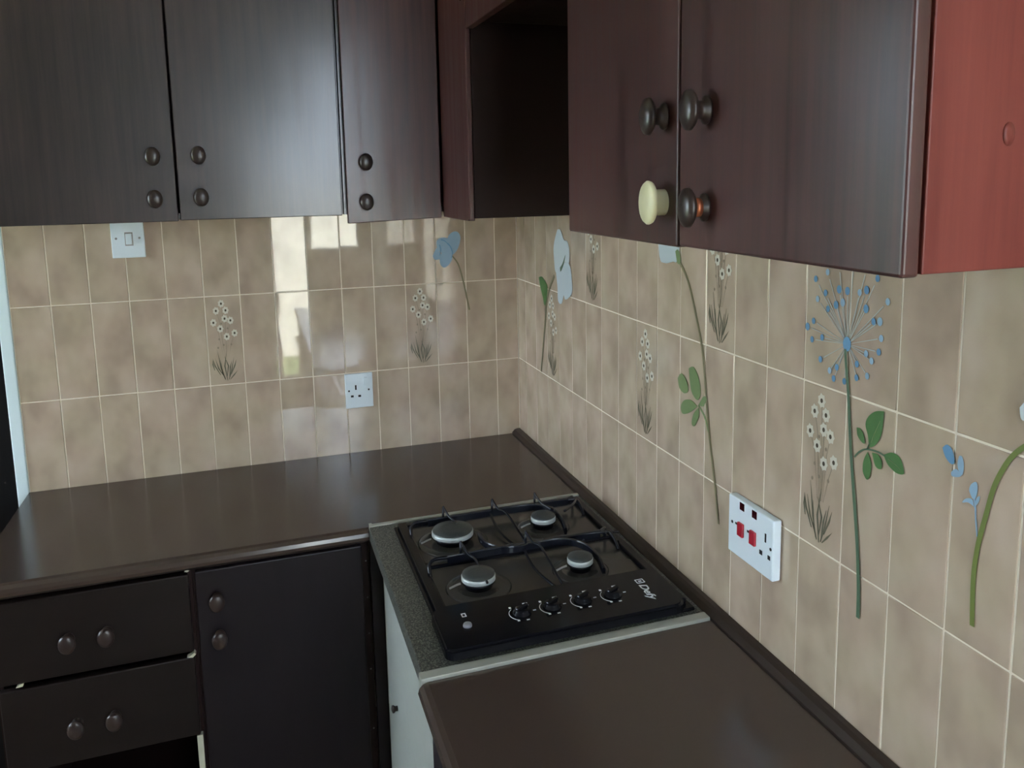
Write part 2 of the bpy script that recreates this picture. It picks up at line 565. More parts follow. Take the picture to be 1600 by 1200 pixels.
def window(name, ext, yc, nx, nz):
    x0, x1, z0, z1 = ext
    bm = bmesh.new()
    f = .035
    for e in ((x0, x1, z0, z0 + f), (x0, x1, z1 - f, z1), (x0, x0 + f, z0 + f, z1 - f), (x1 - f, x1, z0 + f, z1 - f)):
        bx(bm, e[0], e[1], yc - .025, yc + .025, e[2], e[3])
    w = tag(obj(name, bm, M['white_trim']), kind='structure')
    cx = [x0 + f + (x1 - x0 - 2*f) * i / nx for i in range(nx + 1)]
    cz = [z0 + f + (z1 - z0 - 2*f) * i / nz for i in range(nz + 1)]
    for i in range(1, nx): box('mullion', (cx[i] - .012, cx[i] + .012, yc - .02, yc + .02, z0 + f, z1 - f), M['white_trim'], w)
    for i in range(1, nz): box('transom', (x0 + f, x1 - f, yc - .018, yc + .018, cz[i] - .012, cz[i] + .012), M['white_trim'], w)
    for i in range(nx):
        for j in range(nz):
            box('pane', (cx[i] + .001, cx[i+1] - .001, yc - .002, yc + .002, cz[j] + .001, cz[j+1] - .001), M['glass'], w)
    return w


def side_window(name, ext, xc):
    y0, y1, z0, z1 = ext
    f = .035
    bm = bmesh.new()
    for e in ((y0, y1, z0, z0 + f), (y0, y1, z1 - f, z1), (y0, y0 + f, z0 + f, z1 - f), (y1 - f, y1, z0 + f, z1 - f)):
        bx(bm, xc - .025, xc + .025, e[0], e[1], e[2], e[3])
    w = tag(obj(name, bm, M['white_trim']), kind='structure')
    ym = (y0 + y1) / 2
    box('mullion', (xc - .02, xc + .02, ym - .012, ym + .012, z0 + f, z1 - f), M['white_trim'], w)
    for a, b in ((y0 + f, ym - .012), (ym + .012, y1 - f)):
        box('pane', (xc - .002, xc + .002, a + .001, b - .001, z0 + f + .001, z1 - f - .001), M['glass'], w)


window('window_1', WIN1, 0.08, 1, 2)
window('window_2', WIN2, FRONT_Y - .06, 1, 2)
side_window('fill_window', WIN3, XL - .06)  # added to light the right wall from the left
# back door: leaf with a tall glazed strip on its opening side
bm = bmesh.new()
gx0, gx1, gz0, gz1 = GLZ2
for e in ((DOORF[0] + .005, gx0, .004, 2.15), (gx1, DOORF[1] - .005, .004, 2.15), (gx0, gx1, .004, gz0), (gx0, gx1, gz1, 2.15)):
    bx(bm, e[0], e[1], FRONT_Y - .08, FRONT_Y - .04, e[2], e[3])
d2 = tag(obj('door_2', bm, M['door_paint']), kind='structure')
box('pane', (gx0, gx1, FRONT_Y - .063, FRONT_Y - .057, gz0, gz1), M['glass'], d2)
obj('door_handle', lathe(bmesh.new(), [(.012, 0), (.012, .03), (.022, .04), (.022, .055), (.006, .06)], (-1.15, FRONT_Y - .04, 1.05), 'y', sz=(1, -1, 1)), M['screw'], d2)

# ------------------------------------------------------------------ knobs
KP = [(.0125, 0), (.0125, .003), (.0080, .007), (.0078, .015), (.0150, .019), (.0178, .022), (.0172, .026), (.0120, .0295), (.0030, .0305)]
KPL = [(.0135, 0), (.0135, .016), (.0150, .017), (.0215, .020), (.0225, .024), (.0205, .027), (.0050, .028)]


def knob(parent, c, axis, mat='knob', prof=KP, sc_=1.0, name='knob'):
    return obj(name, lathe(bmesh.new(), [(r*sc_, h*sc_) for r, h in prof], c, axis, 22, (1, 1, 1.28)), M[mat] if isinstance(mat, str) else mat, parent)


# ------------------------------------------------------------------ wall cabinets
ZT = 2.66
DY = -0.320      # door fronts of the cabinets on the back wall
CY = -0.300


def hollow(name, parent, mat, x0, x1, y0, y1, z0, z1, open_side, t=.016):
    """carcass of boards, open towards open_side ('-y' or '-x')"""
    bm = bmesh.new()
    bx(bm, x0, x1, y0, y1, z0, z0 + t)
    bx(bm, x0, x1, y0, y1, z1 - t, z1)
    if open_side == '-y':
        bx(bm, x0, x0 + t, y0, y1, z0 + t, z1 - t)
        bx(bm, x1 - t, x1, y0, y1, z0 + t, z1 - t)
        bx(bm, x0 + t, x1 - t, y1 - .006, y1, z0 + t, z1 - t)
    else:
        bx(bm, x0, x1, y0, y0 + t, z0 + t, z1 - t)
        bx(bm, x0, x1, y1 - t, y1, z0 + t, z1 - t)
        bx(bm, x1 - .006, x1, y0 + t, y1 - t, z0 + t, z1 - t)
    return obj(name, bm, mat, parent)


c1 = thing('wall_cabinet', (-1.0, -.15, 1.672), 'dark stained two-door wall cabinet with a bluish window sheen, above the white light switch', 'cabinet')
hollow('body', c1, M['wood'], -1.416, -.594, CY, -.0015, 1.674, ZT, '-y')
d = box('door', (-1.414, -1.0055, DY, DY + .018, 1.6705, ZT), M['wood'], c1, .002)
knob(d, (-1.052, DY, 1.8325), 'y'); knob(d, (-1.0535, DY, 1.728), 'y')
d = box('door', (-1.0000, -.5975, DY - .001, DY + .017, 1.6725, ZT), M['wood'], c1, .002)
knob(d, (-.9465, DY - .001, 1.8345), 'y'); knob(d, (-.9465, DY - .001, 1.730), 'y')

c2 = thing('corner_wall_cabinet', (-.3, -.3, 1.655), 'dark reddish corner wall cabinet with one narrow door, hung lower than the cabinet beside it', 'cabinet')
hollow('body', c2, M['wood'], -.590, -.006, CY, -.0015, 1.674, ZT, '-y')
d = obj('door', (lambda bm: (bx(bm, -.5835, -.3255, DY - .004, DY + .016, 1.650, ZT, .002),
        [setattr(v.co, 'z', v.co.z + (v.co.x + .5835) * .032) for v in bm.verts if v.co.z < 1.8], bm)[-1])(bmesh.new()), M['wood_red'], c2)
knob(d, (-.5315, DY - .004, 1.8135), 'y'); knob(d, (-.5335, DY - .004, 1.7075), 'y')
# short return of the corner cabinet along the right wall, its side closing the niche over the hob
box('filler_panel', (-.320, -.302, -.590, -.325, 1.660, ZT), M['wood_red'], c2, .002)
box('side_panel', (-.3085, -.0045, -.612, -.596, 1.667, ZT), M['wood_in'], c2, .001)  # shade of the niche is in its dark colour
box('front_edge', (-.322, -.3095, -.612, -.593, 1.664, ZT), M['wood_red'], c2, .0025)
box('bottom_board', (-.300, -.0045, -.594, -.304, 1.674, 1.690), M['wood_in'], c2)

c3 = thing('bridge_cabinet', (-.16, -.93, 2.12), 'dark short cabinet high above the gas hob, bridging the open niche', 'cabinet')
box('body', (-.300, -.0045, -1.252, -.616, 2.135, ZT), M['wood_in'], c3)
box('front_rail', (-.3215, -.3025, -1.252, -.616, 2.118, 2.196), M['wood_red'], c3, .002)
box('flap_door', (-.3215, -.3025, -1.250, -.618, 2.201, ZT), M['wood_red'], c3, .002)
obj('hinge', tube(bmesh.new(), [(-.3235, -.622, 2.215), (-.3285, -.605, 2.203), (-.3255, -.590, 2.190), (-.3225, -.583, 2.205)], .003), M['iron'], c3)

c4 = thing('wall_cabinet', (-.16, -1.63, 1.675), 'reddish dark two-door wall cabinet with red end panel and one cream knob', 'cabinet')
DX = -.320
hollow('body', c4, M['wood_in'], -.298, -.0045, -1.992, -1.258, 1.676, ZT, '-x')
d = box('door', (DX, DX + .019, -1.6295, -1.258, 1.673, ZT), M['wood_red'], c4, .0035, 3)
knob(d, (DX, -1.5935, 1.8405), 'x', sc_=1.05); k = knob(d, (DX, -1.5935, 1.730), 'x', 'cream', KPL, 1.0)
k['label'] = 'cream plastic knob'
d = box('door', (DX, DX + .019, -2.0085, -1.6325, 1.675, ZT), M['wood_red'], c4, .0035, 3)
knob(d, (DX, -1.6965, 1.8405), 'x', sc_=1.05)
k = knob(d, (DX, -1.6950, 1.7265), 'x', sc_=1.05)
obj('worn_stem', lathe(bmesh.new(), [(.0090, 0.0075), (.0092, .0155)], (DX, -1.6950, 1.7265), 'x', 18, (1, 1, 1.28)), M['knob_copper'], k)['label'] = 'stem worn to bare copper'
e = box('end_panel', (-.2960, -.0045, -2.0060, -1.9935, 1.677, ZT), M['wood_end'], c4, .0015)
e['label'] = 'red mahogany end panel'
obj('screw_plug', lathe(bmesh.new(), [(.007, 0), (.007, .0006), (.003, .001)], (-.208, -2.0060, 1.796), 'y', 14, (1, 1, 1.5)), M['wood_end'], e)

# ------------------------------------------------------------------ worktops
def bull(n=6, r=.018, z0=.864, z1=.900, f=-.605):
    pts = []
    for i in range(n + 1):
        a = math.pi / 2 + math.pi * i / n
        pts.append((f + r + r * math.cos(a), (z0 + z1) / 2 + (z1 - z0) / 2 * math.sin(a)))
    return pts


bm = bmesh.new()
prism(bm, [(-.001, .900)] + bull() + [(-.001, .864)], 'x', -1.478, -.6005)
bx(bm, -.6005, -.0305, -.584, -.001, .864, .900)
wt = obj('worktop', bm, M['top'])
tag(wt, 'long brown worktop with rounded front edge along the back wall', 'worktop')
bm = bmesh.new()
prism(bm, [(-.0305, .900)] + bull(f=-.612) + [(-.0305, .864)], 'y', -3.1, -1.2635)
wt2 = tag(obj('worktop', bm, M['top']), 'brown worktop in the foreground, right of the hob', 'worktop')
for f in list(wt.data.polygons) + list(wt2.data.polygons):
    f.use_smooth = False
bm = bmesh.new()
prism(bm, [(-.0015, .870), (-.0015, .9155), (-.012, .9155), (-.020, .913), (-.0285, .904), (-.0295, .870)], 'y', -3.1, -.0015)
tag(obj('worktop_bead', bm, M['bead']), 'dark brown bead sealing the worktops against the right wall', 'trim strip')

# ------------------------------------------------------------------ base units
FY = -.580
u1 = thing('drawer_unit', (-1.23, -.3, 0), 'dark brown drawer unit with two drawers and an empty slot below', 'drawers')
bm = bmesh.new()
bx(bm, -1.444, -1.430, FY + .019, -.004, .0, .862)
bx(bm, -1.036, -1.020, FY + .019, -.004, .0, .862)
bx(bm, -1.430, -1.036, -.012, -.004, .0, .862)
bx(bm, -1.430, -1.036, FY + .05, -.012, .06, .076)
obj('body', bm, M['wood_in'], u1)
for z0, z1, kz, sk in ((.651, .8475, .738, 0), (.432, .637, .5265, .01)):
    bm = bx(bmesh.new(), -1.436, -1.0265, FY, FY + .018, z0, z1, .003)
    d = obj('drawer', bm, M['wood_drawer'], u1)
    obj('drawer_box', bx(bmesh.new(), -1.42, -1.045, FY + .0185, -.05, z0 + .02, z1 - .04), M['wood_in'], d)
    for kx in (-1.287, -1.2075):
        knob(d, (kx, FY, kz), 'y', sc_=1.02)
for pts in ([(-1.043, .640), (-1.034, .6435), (-1.026, .650), (-1.0225, .645), (-1.030, .638)], [(-1.401, .645), (-1.394, .651), (-1.384, .653), (-1.387, .646)],
            [(-1.034, .858), (-1.028, .862), (-1.022, .858), (-1.028, .855)]):
    o = obj('chipped_edge', prism_bm(pts, FY - .003, FY + .012), M['raw'], u1)
    o['label'] = 'pale chip of bare board'
box('raw_edge', (-1.0358, -1.0225, FY + .004, FY + .0185, .06, .428), M['raw'], u1)['label'] = 'bare pale edge of the side board'

u2 = thing('base_cabinet', (-.8, -.3, 0), 'dark base cabinet with one tall door between the drawers and the hob', 'cabinet')
bm = bmesh.new()
bx(bm, -1.0185, -1.004, FY + .019, -.004, .0, .862)
bx(bm, -.622, -.600, FY + .019, -.004, .0, .862)
bx(bm, -1.004, -.622, -.012, -.004, .0, .862)
bx(bm, -1.004, -.622, FY + .04, -.012, .06, .076)
bx(bm, -1.004, -.622, FY + .019, FY + .035, .845, .862)
obj('body', bm, M['wood_in'], u2)
d = box('door', (-1.0125, -.619, FY, FY + .018, .085, .8505), M['wood_base'], u2, .003)
knob(d, (-.966, FY, .7755), 'y', sc_=1.02); knob(d, (-.966, FY, .679), 'y', sc_=1.02)
box('filler_panel', (-.5985, -.568, FY + .002, FY + .020, .06, .862), M['wood_base'], u2, .002)
for z in (.80, .70, .60, .50, .33):
    obj('screw_head', lathe(bmesh.new(), [(.0022, 0), (.0022, .001), (.001, .0014)], (-.608, FY + .019, z), 'y', 8), M['screw'], u2)

u3 = thing('hob_cabinet', (-.3, -.93, 0), 'white laminate cabinet under the gas hob', 'cabinet')
box('body', (-.552, -.006, -1.256, -.606, .06, .862), M['white_board'], u3)
box('door', (-.5715, -.5535, -1.254, -.608, .085, .860), M['white_board'], u3, .002)
obj('catch', lathe(bmesh.new(), [(.006, 0), (.006, .006), (.009, .009), (.009, .013), (.003, .015)], (-.5715, -.752, .505), 'x', 12), M['bead'], u3)

u4 = thing('base_cabinet', (-.3, -2.1, 0), 'dark brown base cabinet below the foreground worktop', 'cabinet')
box('body', (-.570, -.006, -3.09, -1.262, .06, .862), M['wood_in'], u4)
for i in range(4):
    y1 = -1.265 - i * .455
    d = box('door', (-.590, -.571, y1 - .45, y1, .085, .855), M['wood_base'], u4, .003)
    knob(d, (-.590, y1 - (.40 if i % 2 == 0 else .05), .77), 'x')

# ------------------------------------------------------------------ hob
hp = thing('worktop_insert', (-.315, -.925, .864), 'speckled dark grey worktop panel with pale edge strips carrying the gas hob', 'worktop')
box('panel', (-.5995, -.0305, -1.2395, -.5985, .866, .9045), M['granite'], hp, .002)
o = box('edge_strip', (-.5995, -.0310, -.5982, -.5850, .8665, .9070), M['strip'], hp, .001)
o = box('edge_strip', (-.6055, -.0310, -1.2625, -1.2400, .8665, .9065), M['strip'], hp, .0012)
box('capping', (-.5998, -.5920, -.6080, -.5845, .9071, .9092), M['strip'], hp, .0008)

hob = thing('gas_hob', (-.29, -.92, .9045), 'black enamel four-burner gas hob with wire pan supports', 'hob')
HZ = .9047
hx0, hx1, hy0, hy1 = -.544, -.044, -1.228, -.634
bm = bmesh.new()
# low skirt, raised rim, divider
bx(bm, hx0, hx1, hy0, hy1, HZ, HZ + .0065, .003)
bx(bm, hx0 + .008, hx0 + .030, hy0 + .02, hy1 - .006, HZ + .006, HZ + .018, .004, 3)
bx(bm, hx1 - .030, hx1 - .008, hy0 + .02, hy1 - .006, HZ + .006, HZ + .018, .004, 3)
bx(bm, hx0 + .008, hx1 - .008, hy1 - .026, hy1 - .005, HZ + .006, HZ + .015, .004, 3)
bx(bm, hx0 + .024, hx1 - .024, -.888, -.872, HZ + .006, HZ + .015, .004, 3)
obj('body', bm, M['black'], hob)
bm = bmesh.new()
bx(bm, hx0 + .0305, hx1 - .0305, -.8718, hy1 - .0265, HZ + .0067, HZ + .0085)
obj('pan_tray', bm, M['tray'], hob)
bm = bmesh.new()
bx(bm, hx0 + .0305, hx1 - .0305, -1.078, -.8882, HZ + .0067, HZ + .0085)
obj('pan_tray', bm, M['tray'], hob)
# control panel: soft-cornered slab, leaning towards the cook
bm = bmesh.new()
pr = []
cx0, cx1, cy0, cy1 = -.553, -.062, -1.2345, -1.079
for (ax, ay, s) in ((cx1 - .03, cy1 - .025, 0), (cx0 + .03, cy1 - .025, 1), (cx0 + .018, cy0 + .016, 2), (cx1 - .03, cy0 + .025, 3)):
    rr = .018 if s == 2 else .028
    for i in range(6):
        a = math.pi / 2 * (s + i / 5)
        pr.append((ax + rr * math.cos(a), ay + rr * math.sin(a)))
fs = prism(bm, pr, 'z', HZ + .006, HZ + .0255)
top = [e for e in bm.edges if all(v.co.z > HZ + .02 for v in e.verts)]
bmesh.ops.bevel(bm, geom=top, offset=.005, segments=3, affect='EDGES')
cp = obj('control_panel', bm, M['black'], hob)
CZ = HZ + .0255

# burners: dish, dark base, pale ring, cap
for (bx_, by_, br) in ((-.427, -.770, .049), (-.199, -.772, .0305), (-.428, -1.000, .036), (-.199, -1.006, .0285)):
    z = HZ + .0086
    obj('burner_dish', lathe(bmesh.new(), [(br + .034, 0), (br + .030, .002), (br + .016, .004), (br + .008, .0025), (br * .6, .002)], (bx_, by_, z), 'z', 36), M['tray'], hob)
    b = obj('burner', lathe(bmesh.new(), [(br * .80, .0026), (br * .82, .012), (br * .98, .014), (br * .96, .018)], (bx_, by_, z), 'z', 36), M['black'], hob)
    obj('burner_ring', lathe(bmesh.new(), [(br * .97, .0182), (br, .019), (br, .0275), (br * .95, .029)], (bx_, by_, z), 'z', 36), M['alu'], b)
    obj('burner_cap', lathe(bmesh.new(), [(br * .93, .0291), (br * .97, .0300), (br * .95, .0325), (br * .5, .0345), (.002, .0350)], (bx_, by_, z), 'z', 36), M['cap'], b)
    obj('spark_pin', tube(bmesh.new(), [(bx_ - br - .026, by_ + .004, z + .006), (bx_ - br - .012, by_ + .002, z + .012), (bx_ - br - .003, by_, z + .015)], .0022, n=3), M['screw'], b)


def strip_bar(bm, pts, th=.0028, z0=.0, z1=.0, n=5):
    """upright flat bar that follows pts (x, y, ztop) with given height"""
    P = smooth_path(pts, n)
    rings = []
    for i, p in enumerate(P):
        t = P[min(i+1, len(P)-1)] - P[max(i-1, 0)]
        t = Vector((t.x, t.y, 0))
        t = t.normalized() if t.length > 1e-6 else Vector((1, 0, 0))
        s = Vector((-t.y, t.x, 0)) * th
        rings.append([bm.verts.new(q) for q in (p - s*.6, p + s*.6, p + s + Vector((0, 0, -.0025)), p + s + Vector((0, 0, -z1)), p - s + Vector((0, 0, -z1)), p - s + Vector((0, 0, -.0025)))])
    fs = []
    for a, b in zip(rings, rings[1:]):
        for i in range(6):
            fs.append(bm.faces.new((a[i], a[(i+1) % 6], b[(i+1) % 6], b[i])))
    fs += [bm.faces.new(rings[0]), bm.faces.new(rings[-1])]
    bmesh.ops.recalc_face_normals(bm, faces=fs)


ZP = HZ + .0405   # height of the pan supports
ZF = HZ + .009    # tray level, where their feet stand


def pan_support(lab, yb, yf, spikes, scurve, rods):
    s = thing('pan_support', (-.29, (yb + yf) / 2, ZF), lab, 'pan support', 'pan supports on the gas hob')
    bm = bmesh.new()
    # rear rail: left end turns down to its foot
    strip_bar(bm, [(-.470, yb, ZP - .001), (-.40, yb, ZP), (-.30, yb + .002, ZP), (-.20, yb, ZP), (-.105, yb - .002, ZP)], .0036, 0, .018)
    obj('rail', bm, M['iron'], s)
    bm = bmesh.new()
    tube(bm, [(-.470, yb, ZP - .005), (-.500, yb - .002, ZP - .004), (-.513, yb - .010, ZP - .010), (-.515, yb - .022, ZF + .006), (-.514, yb - .026, ZF)], .0042)
    obj('foot', bm, M['iron'], s)
    bm = bmesh.new()
    tube(bm, [(-.105, yb - .002, ZP - .005), (-.085, yb - .006, ZP - .006), (-.079, yb - .020, ZP - .012), (-.079, yb - .045, ZF + .004), (-.079, yb - .05, ZF)], .0042)
    obj('foot', bm, M['iron'], s)
    bm = bmesh.new()
    tube(bm, [(-.105, yb - .002, ZP - .004), (-.088, yb + .010, ZP - .004), (-.082, yb + .020, ZP - .012), (-.082, yb + .022, ZF)], .0036)
    obj('foot', bm, M['iron'], s)
    for pts in spikes:
        bm = bmesh.new()
        tube(bm, [pts[0], pts[1]], .0030, n=1)
        tube(bm, pts[1:], .0028)
        obj('finger', bm, M['iron'], s)
    bm = bmesh.new()
    strip_bar(bm, scurve, .0034, 0, .016)
    obj('curved_bar', bm, M['iron'], s)
    for pts in rods:
        bm = bmesh.new()
        tube(bm, pts, .0032)
        obj('finger', bm, M['iron'], s)
    return s


ST = .026   # how far the spikes stand above the rail


def spikes_for(yb, xs, ends):
    out = []
    for x, (ex, ey, ez) in zip(xs, ends):
        out.append([(x, yb, ZP - .010), (x + .001, yb + .001, ZP + ST), (x + .011, yb - .020, ZP + .006), (x + .016 + (ex - x) * .3, yb - .045 + 0 * ey, ZP), (ex, ey, ez)])
    return out


pan_support('black wire pan support at the back of the hob', -.694, -.865,
            spikes_for(-.694, (-.432, -.307, -.194), ((-.415, -.766, ZP - .001), (-.270, -.850, ZF + .004), (-.170, -.742, ZP - .002))),
            [(-.255, -.694, ZP), (-.205, -.700, ZP + .001), (-.172, -.722, ZP), (-.158, -.760, ZP), (-.160, -.800, ZP - .002), (-.162, -.828, ZP - .016)],
            [[(-.312, -.698, ZP - .010), (-.314, -.735, ZP - .016), (-.312, -.790, ZF + .010), (-.300, -.845, ZF + .004)],
             [(-.082, -.70, ZP - .006), (-.105, -.735, ZP - .002), (-.140, -.765, ZP - .002)]])
pan_support('black wire pan support next to the hob control panel', -.898, -1.075,
            spikes_for(-.898, (-.288, -.44), ((-.262, -1.062, ZF + .004), (-.420, -1.04, ZP - .004))),
            [(-.372, -.806, ZP - .001), (-.374, -.842, ZP), (-.362, -.880, ZP), (-.330, -.904, ZP), (-.270, -.903, ZP), (-.215, -.906, ZP + .001), (-.178, -.926, ZP), (-.160, -.965, ZP), (-.158, -1.010, ZP - .002), (-.160, -1.045, ZP - .016)],
            [[(-.293, -.902, ZP - .010), (-.298, -.945, ZP - .016), (-.296, -1.000, ZF + .010), (-.280, -1.062, ZF + .004)],
             [(-.058, -.905, ZP - .010), (-.100, -.905, ZP - .005), (-.150, -.900, ZP - .004), (-.200, -.905, ZP - .002)]])

# control knobs with grip bars, printed marks, ignition button, maker's name
KX = [(-.3850, -1.158), (-.3215, -1.1565), (-.2560, -1.156), (-.1915, -1.1575)]
for kx, ky in KX:
    k = obj('control_knob', lathe(bmesh.new(), [(.0185, .0002), (.0180, .003), (.0155, .0045), (.0148, .0085), (.0135, .0095), (.003, .0098)], (kx, ky, CZ), 'z', 28), M['black'], cp)
    bm = bx(bmesh.new(), -.0040, .0040, -.0150, .0150, 0, .0065, .0022)
    bmesh.ops.rotate(bm, verts=bm.verts, cent=(0, 0, 0), matrix=Matrix.Rotation(math.radians(-62), 3, 'Z'))
    bmesh.ops.translate(bm, verts=bm.verts, vec=(kx, ky, CZ + .0090))
    obj('grip', bm, M['black'], k)
    # arc left of the knob, flame marks, plain white square at the top right
    bm = bmesh.new()
    for i in range(9):
        a0, a1 = math.radians(130 + i * 12), math.radians(130 + (i + 1) * 12)
        r0, r1 = .0245, .0254 + .0004 * i / 4
        prism(bm, [(kx + r*math.cos(a), ky + r*math.sin(a)) for r, a in ((r0, a0), (r1, a0), (r1, a1), (r0, a1))], 'z', CZ + .0001, CZ + .0005)
    bmesh.ops.remove_doubles(bm, verts=bm.verts, dist=.00002)
    obj('printed_arc', bm, M['print'], cp)
    def quad(x, y, w, h, mi=0):
        bm = bmesh.new()
        prism(bm, [(x - w, y - h), (x + w, y - h), (x + w, y + h), (x - w, y + h)], 'z', CZ + .0001, CZ + .0006)
        obj('panel_mark', bm, M['print'], cp)
    quad(kx + .0165, ky + .0285, .0050, .0050)
    quad(kx - .0165, ky + .0255, .0022, .0028)
    quad(kx + .0265, ky + .002, .0030, .0012)
    quad(kx - .014, ky - .0235, .0022, .0022)
    quad(kx + .004, ky - .0265, .0030, .0014)
obj('ignition_button', lathe(bmesh.new(), [(.0085, .0002), (.0085, .003), (.0075, .0055), (.004, .0068), (.001, .007)], (-.4960, -1.166, CZ), 'z', 20), M['grey_button'], cp)
bm = bmesh.new()
for e in ((-.496, -.489, -1.1325, -1.1305), (-.496, -.489, -1.1215, -1.1195), (-.4975, -.4955, -1.1325, -1.1195), (-.4905, -.4885, -1.1325, -1.1195)):
    bx(bm, e[0], e[1], e[2], e[3], CZ + .0001, CZ + .0006)
obj('panel_mark', bm, M['print'], cp)


def text_mesh(body, size, shear=0.0, offset=0.0):
    cu = bpy.data.curves.new('txt', 'FONT')
    cu.body = body
    cu.size = size
    cu.shear = shear
    cu.offset = offset
    cu.extrude = .0002
    to = bpy.data.objects.new('txt', cu)
    COL.objects.link(to)
    dg = bpy.context.evaluated_depsgraph_get()
    me = bpy.data.meshes.new_from_object(to.evaluated_get(dg))
    bpy.data.objects.remove(to)
    bpy.data.curves.remove(cu)
    return me


me = text_mesh('Defy', .023, .22, .0004)
me.transform(Matrix.Diagonal((1.35, 1.0, 1.0, 1.0)))
me.materials.append(M['print'])
o = bpy.data.objects.new('maker_name', me)
COL.objects.link(o)
o.rotation_euler = (0, 0, -math.pi / 2 - .06)
o.location = Vector((-.1250, -1.1385, CZ + .0003)) - wloc(cp)
o.parent = cp
bm = bmesh.new()
for e in ((-.1245, -.1228, -1.1340, -1.1185), (-.1082, -.1065, -1.1340, -1.1185), (-.1245, -.1065, -1.1202, -1.1185), (-.1245, -.1065, -1.1340, -1.1323), (-.119, -.112, -1.1285, -1.1245)):
    bx(bm, e[0], e[1], e[2], e[3], CZ + .0001, CZ + .0006)
obj('maker_emblem', bm, M['print'], cp)

# ------------------------------------------------------------------ switches and sockets
def slot(name, parent, ext, mat='hole'):
    return box(name, ext, M[mat], parent)


sw = thing('light_switch', (-1.165, 0, 1.558), 'square white light switch on the back wall, tucked under the left cabinet', 'switch')
sp = box('plate', (-1.2085, -1.1225, -.0095, -.0012, 1.558, 1.670), M['plastic'], sw, .002)
box('rocker_gap_shade', (-1.1730, -1.1520, -.0102, -.0090, 1.5925, 1.6305), M['screw'], sw)  # grey plate that draws the shadow line around the rocker
box('rocker', (-1.1705, -1.1545, -.0160, -.0096, 1.596, 1.627), M['plastic'], sw, .0012)
for x in (-1.1955, -1.1350): obj('screw', lathe(bmesh.new(), [(.0032, 0), (.0032, .0006), (.002, .001)], (x, -.0095, 1.6135), 'y', 10), M['screw'], sw)

so = thing('wall_socket', (-.538, 0, 1.048), 'single white three-pin socket on the back wall above the worktop', 'socket')
box('plate', (-.5815, -.4950, -.0095, -.0012, 1.0485, 1.1600), M['plastic'], so, .002)
slot('earth_slot', so, (-.5512, -.5462, -.0101, -.0094, 1.108, 1.123))
slot('live_slot', so, (-.5650, -.5565, -.0101, -.0094, 1.0845, 1.0910))
slot('neutral_slot', so, (-.5420, -.5335, -.0101, -.0094, 1.0838, 1.0903))
for x in (-.5702, -.5082): obj('screw', lathe(bmesh.new(), [(.0030, 0), (.0030, .0006), (.002, .001)], (x, -.0095, 1.1055), 'y', 10), M['hole'], so)
box('rocker', (-.5235, -.5130, -.0120, -.0096, 1.122, 1.146), M['plastic'], so, .001)

ck = thing('cooker_switch', (0, -1.37, 1.062), 'wide white cooker switch with two red rockers and socket', 'switch')
PX = -.0185
box('plate', (PX, -.0012, -1.4365, -1.2990, 1.062, 1.1735), M['plastic'], ck, .003, 3)
for y in (-1.343, -1.381):
    box('neon_lens', (PX - .0008, PX + .002, y - .0068, y + .0068, 1.1565, 1.1705), M['neon'], ck)
for y in (-1.3415, -1.379):
    bm = bx(bmesh.new(), PX - .0045, PX + .001, y - .0085, y + .0085, 1.106, 1.132, .0015)
    obj('rocker', bm, M['red'], ck)
    box('printed_mark', (PX - .0006, PX, y + .0100, y + .0190, 1.1225, 1.1265), M['hole'], ck)
slot('earth_slot', ck, (PX - .0006, PX + .001, -1.4170, -1.4130, 1.1265, 1.1425))
slot('live_slot', ck, (PX - .0006, PX + .001, -1.4065, -1.3985, 1.0985, 1.1065))
slot('neutral_slot', ck, (PX - .0006, PX + .001, -1.4295, -1.4225, 1.0990, 1.1065))
for y, z in ((-1.3125, 1.1228), (-1.4300, 1.1200)):
    obj('screw', lathe(bmesh.new(), [(.0030, 0), (.0030, .0006), (.002, .001)], (PX, y, z), 'x', 10), M['hole'], ck)

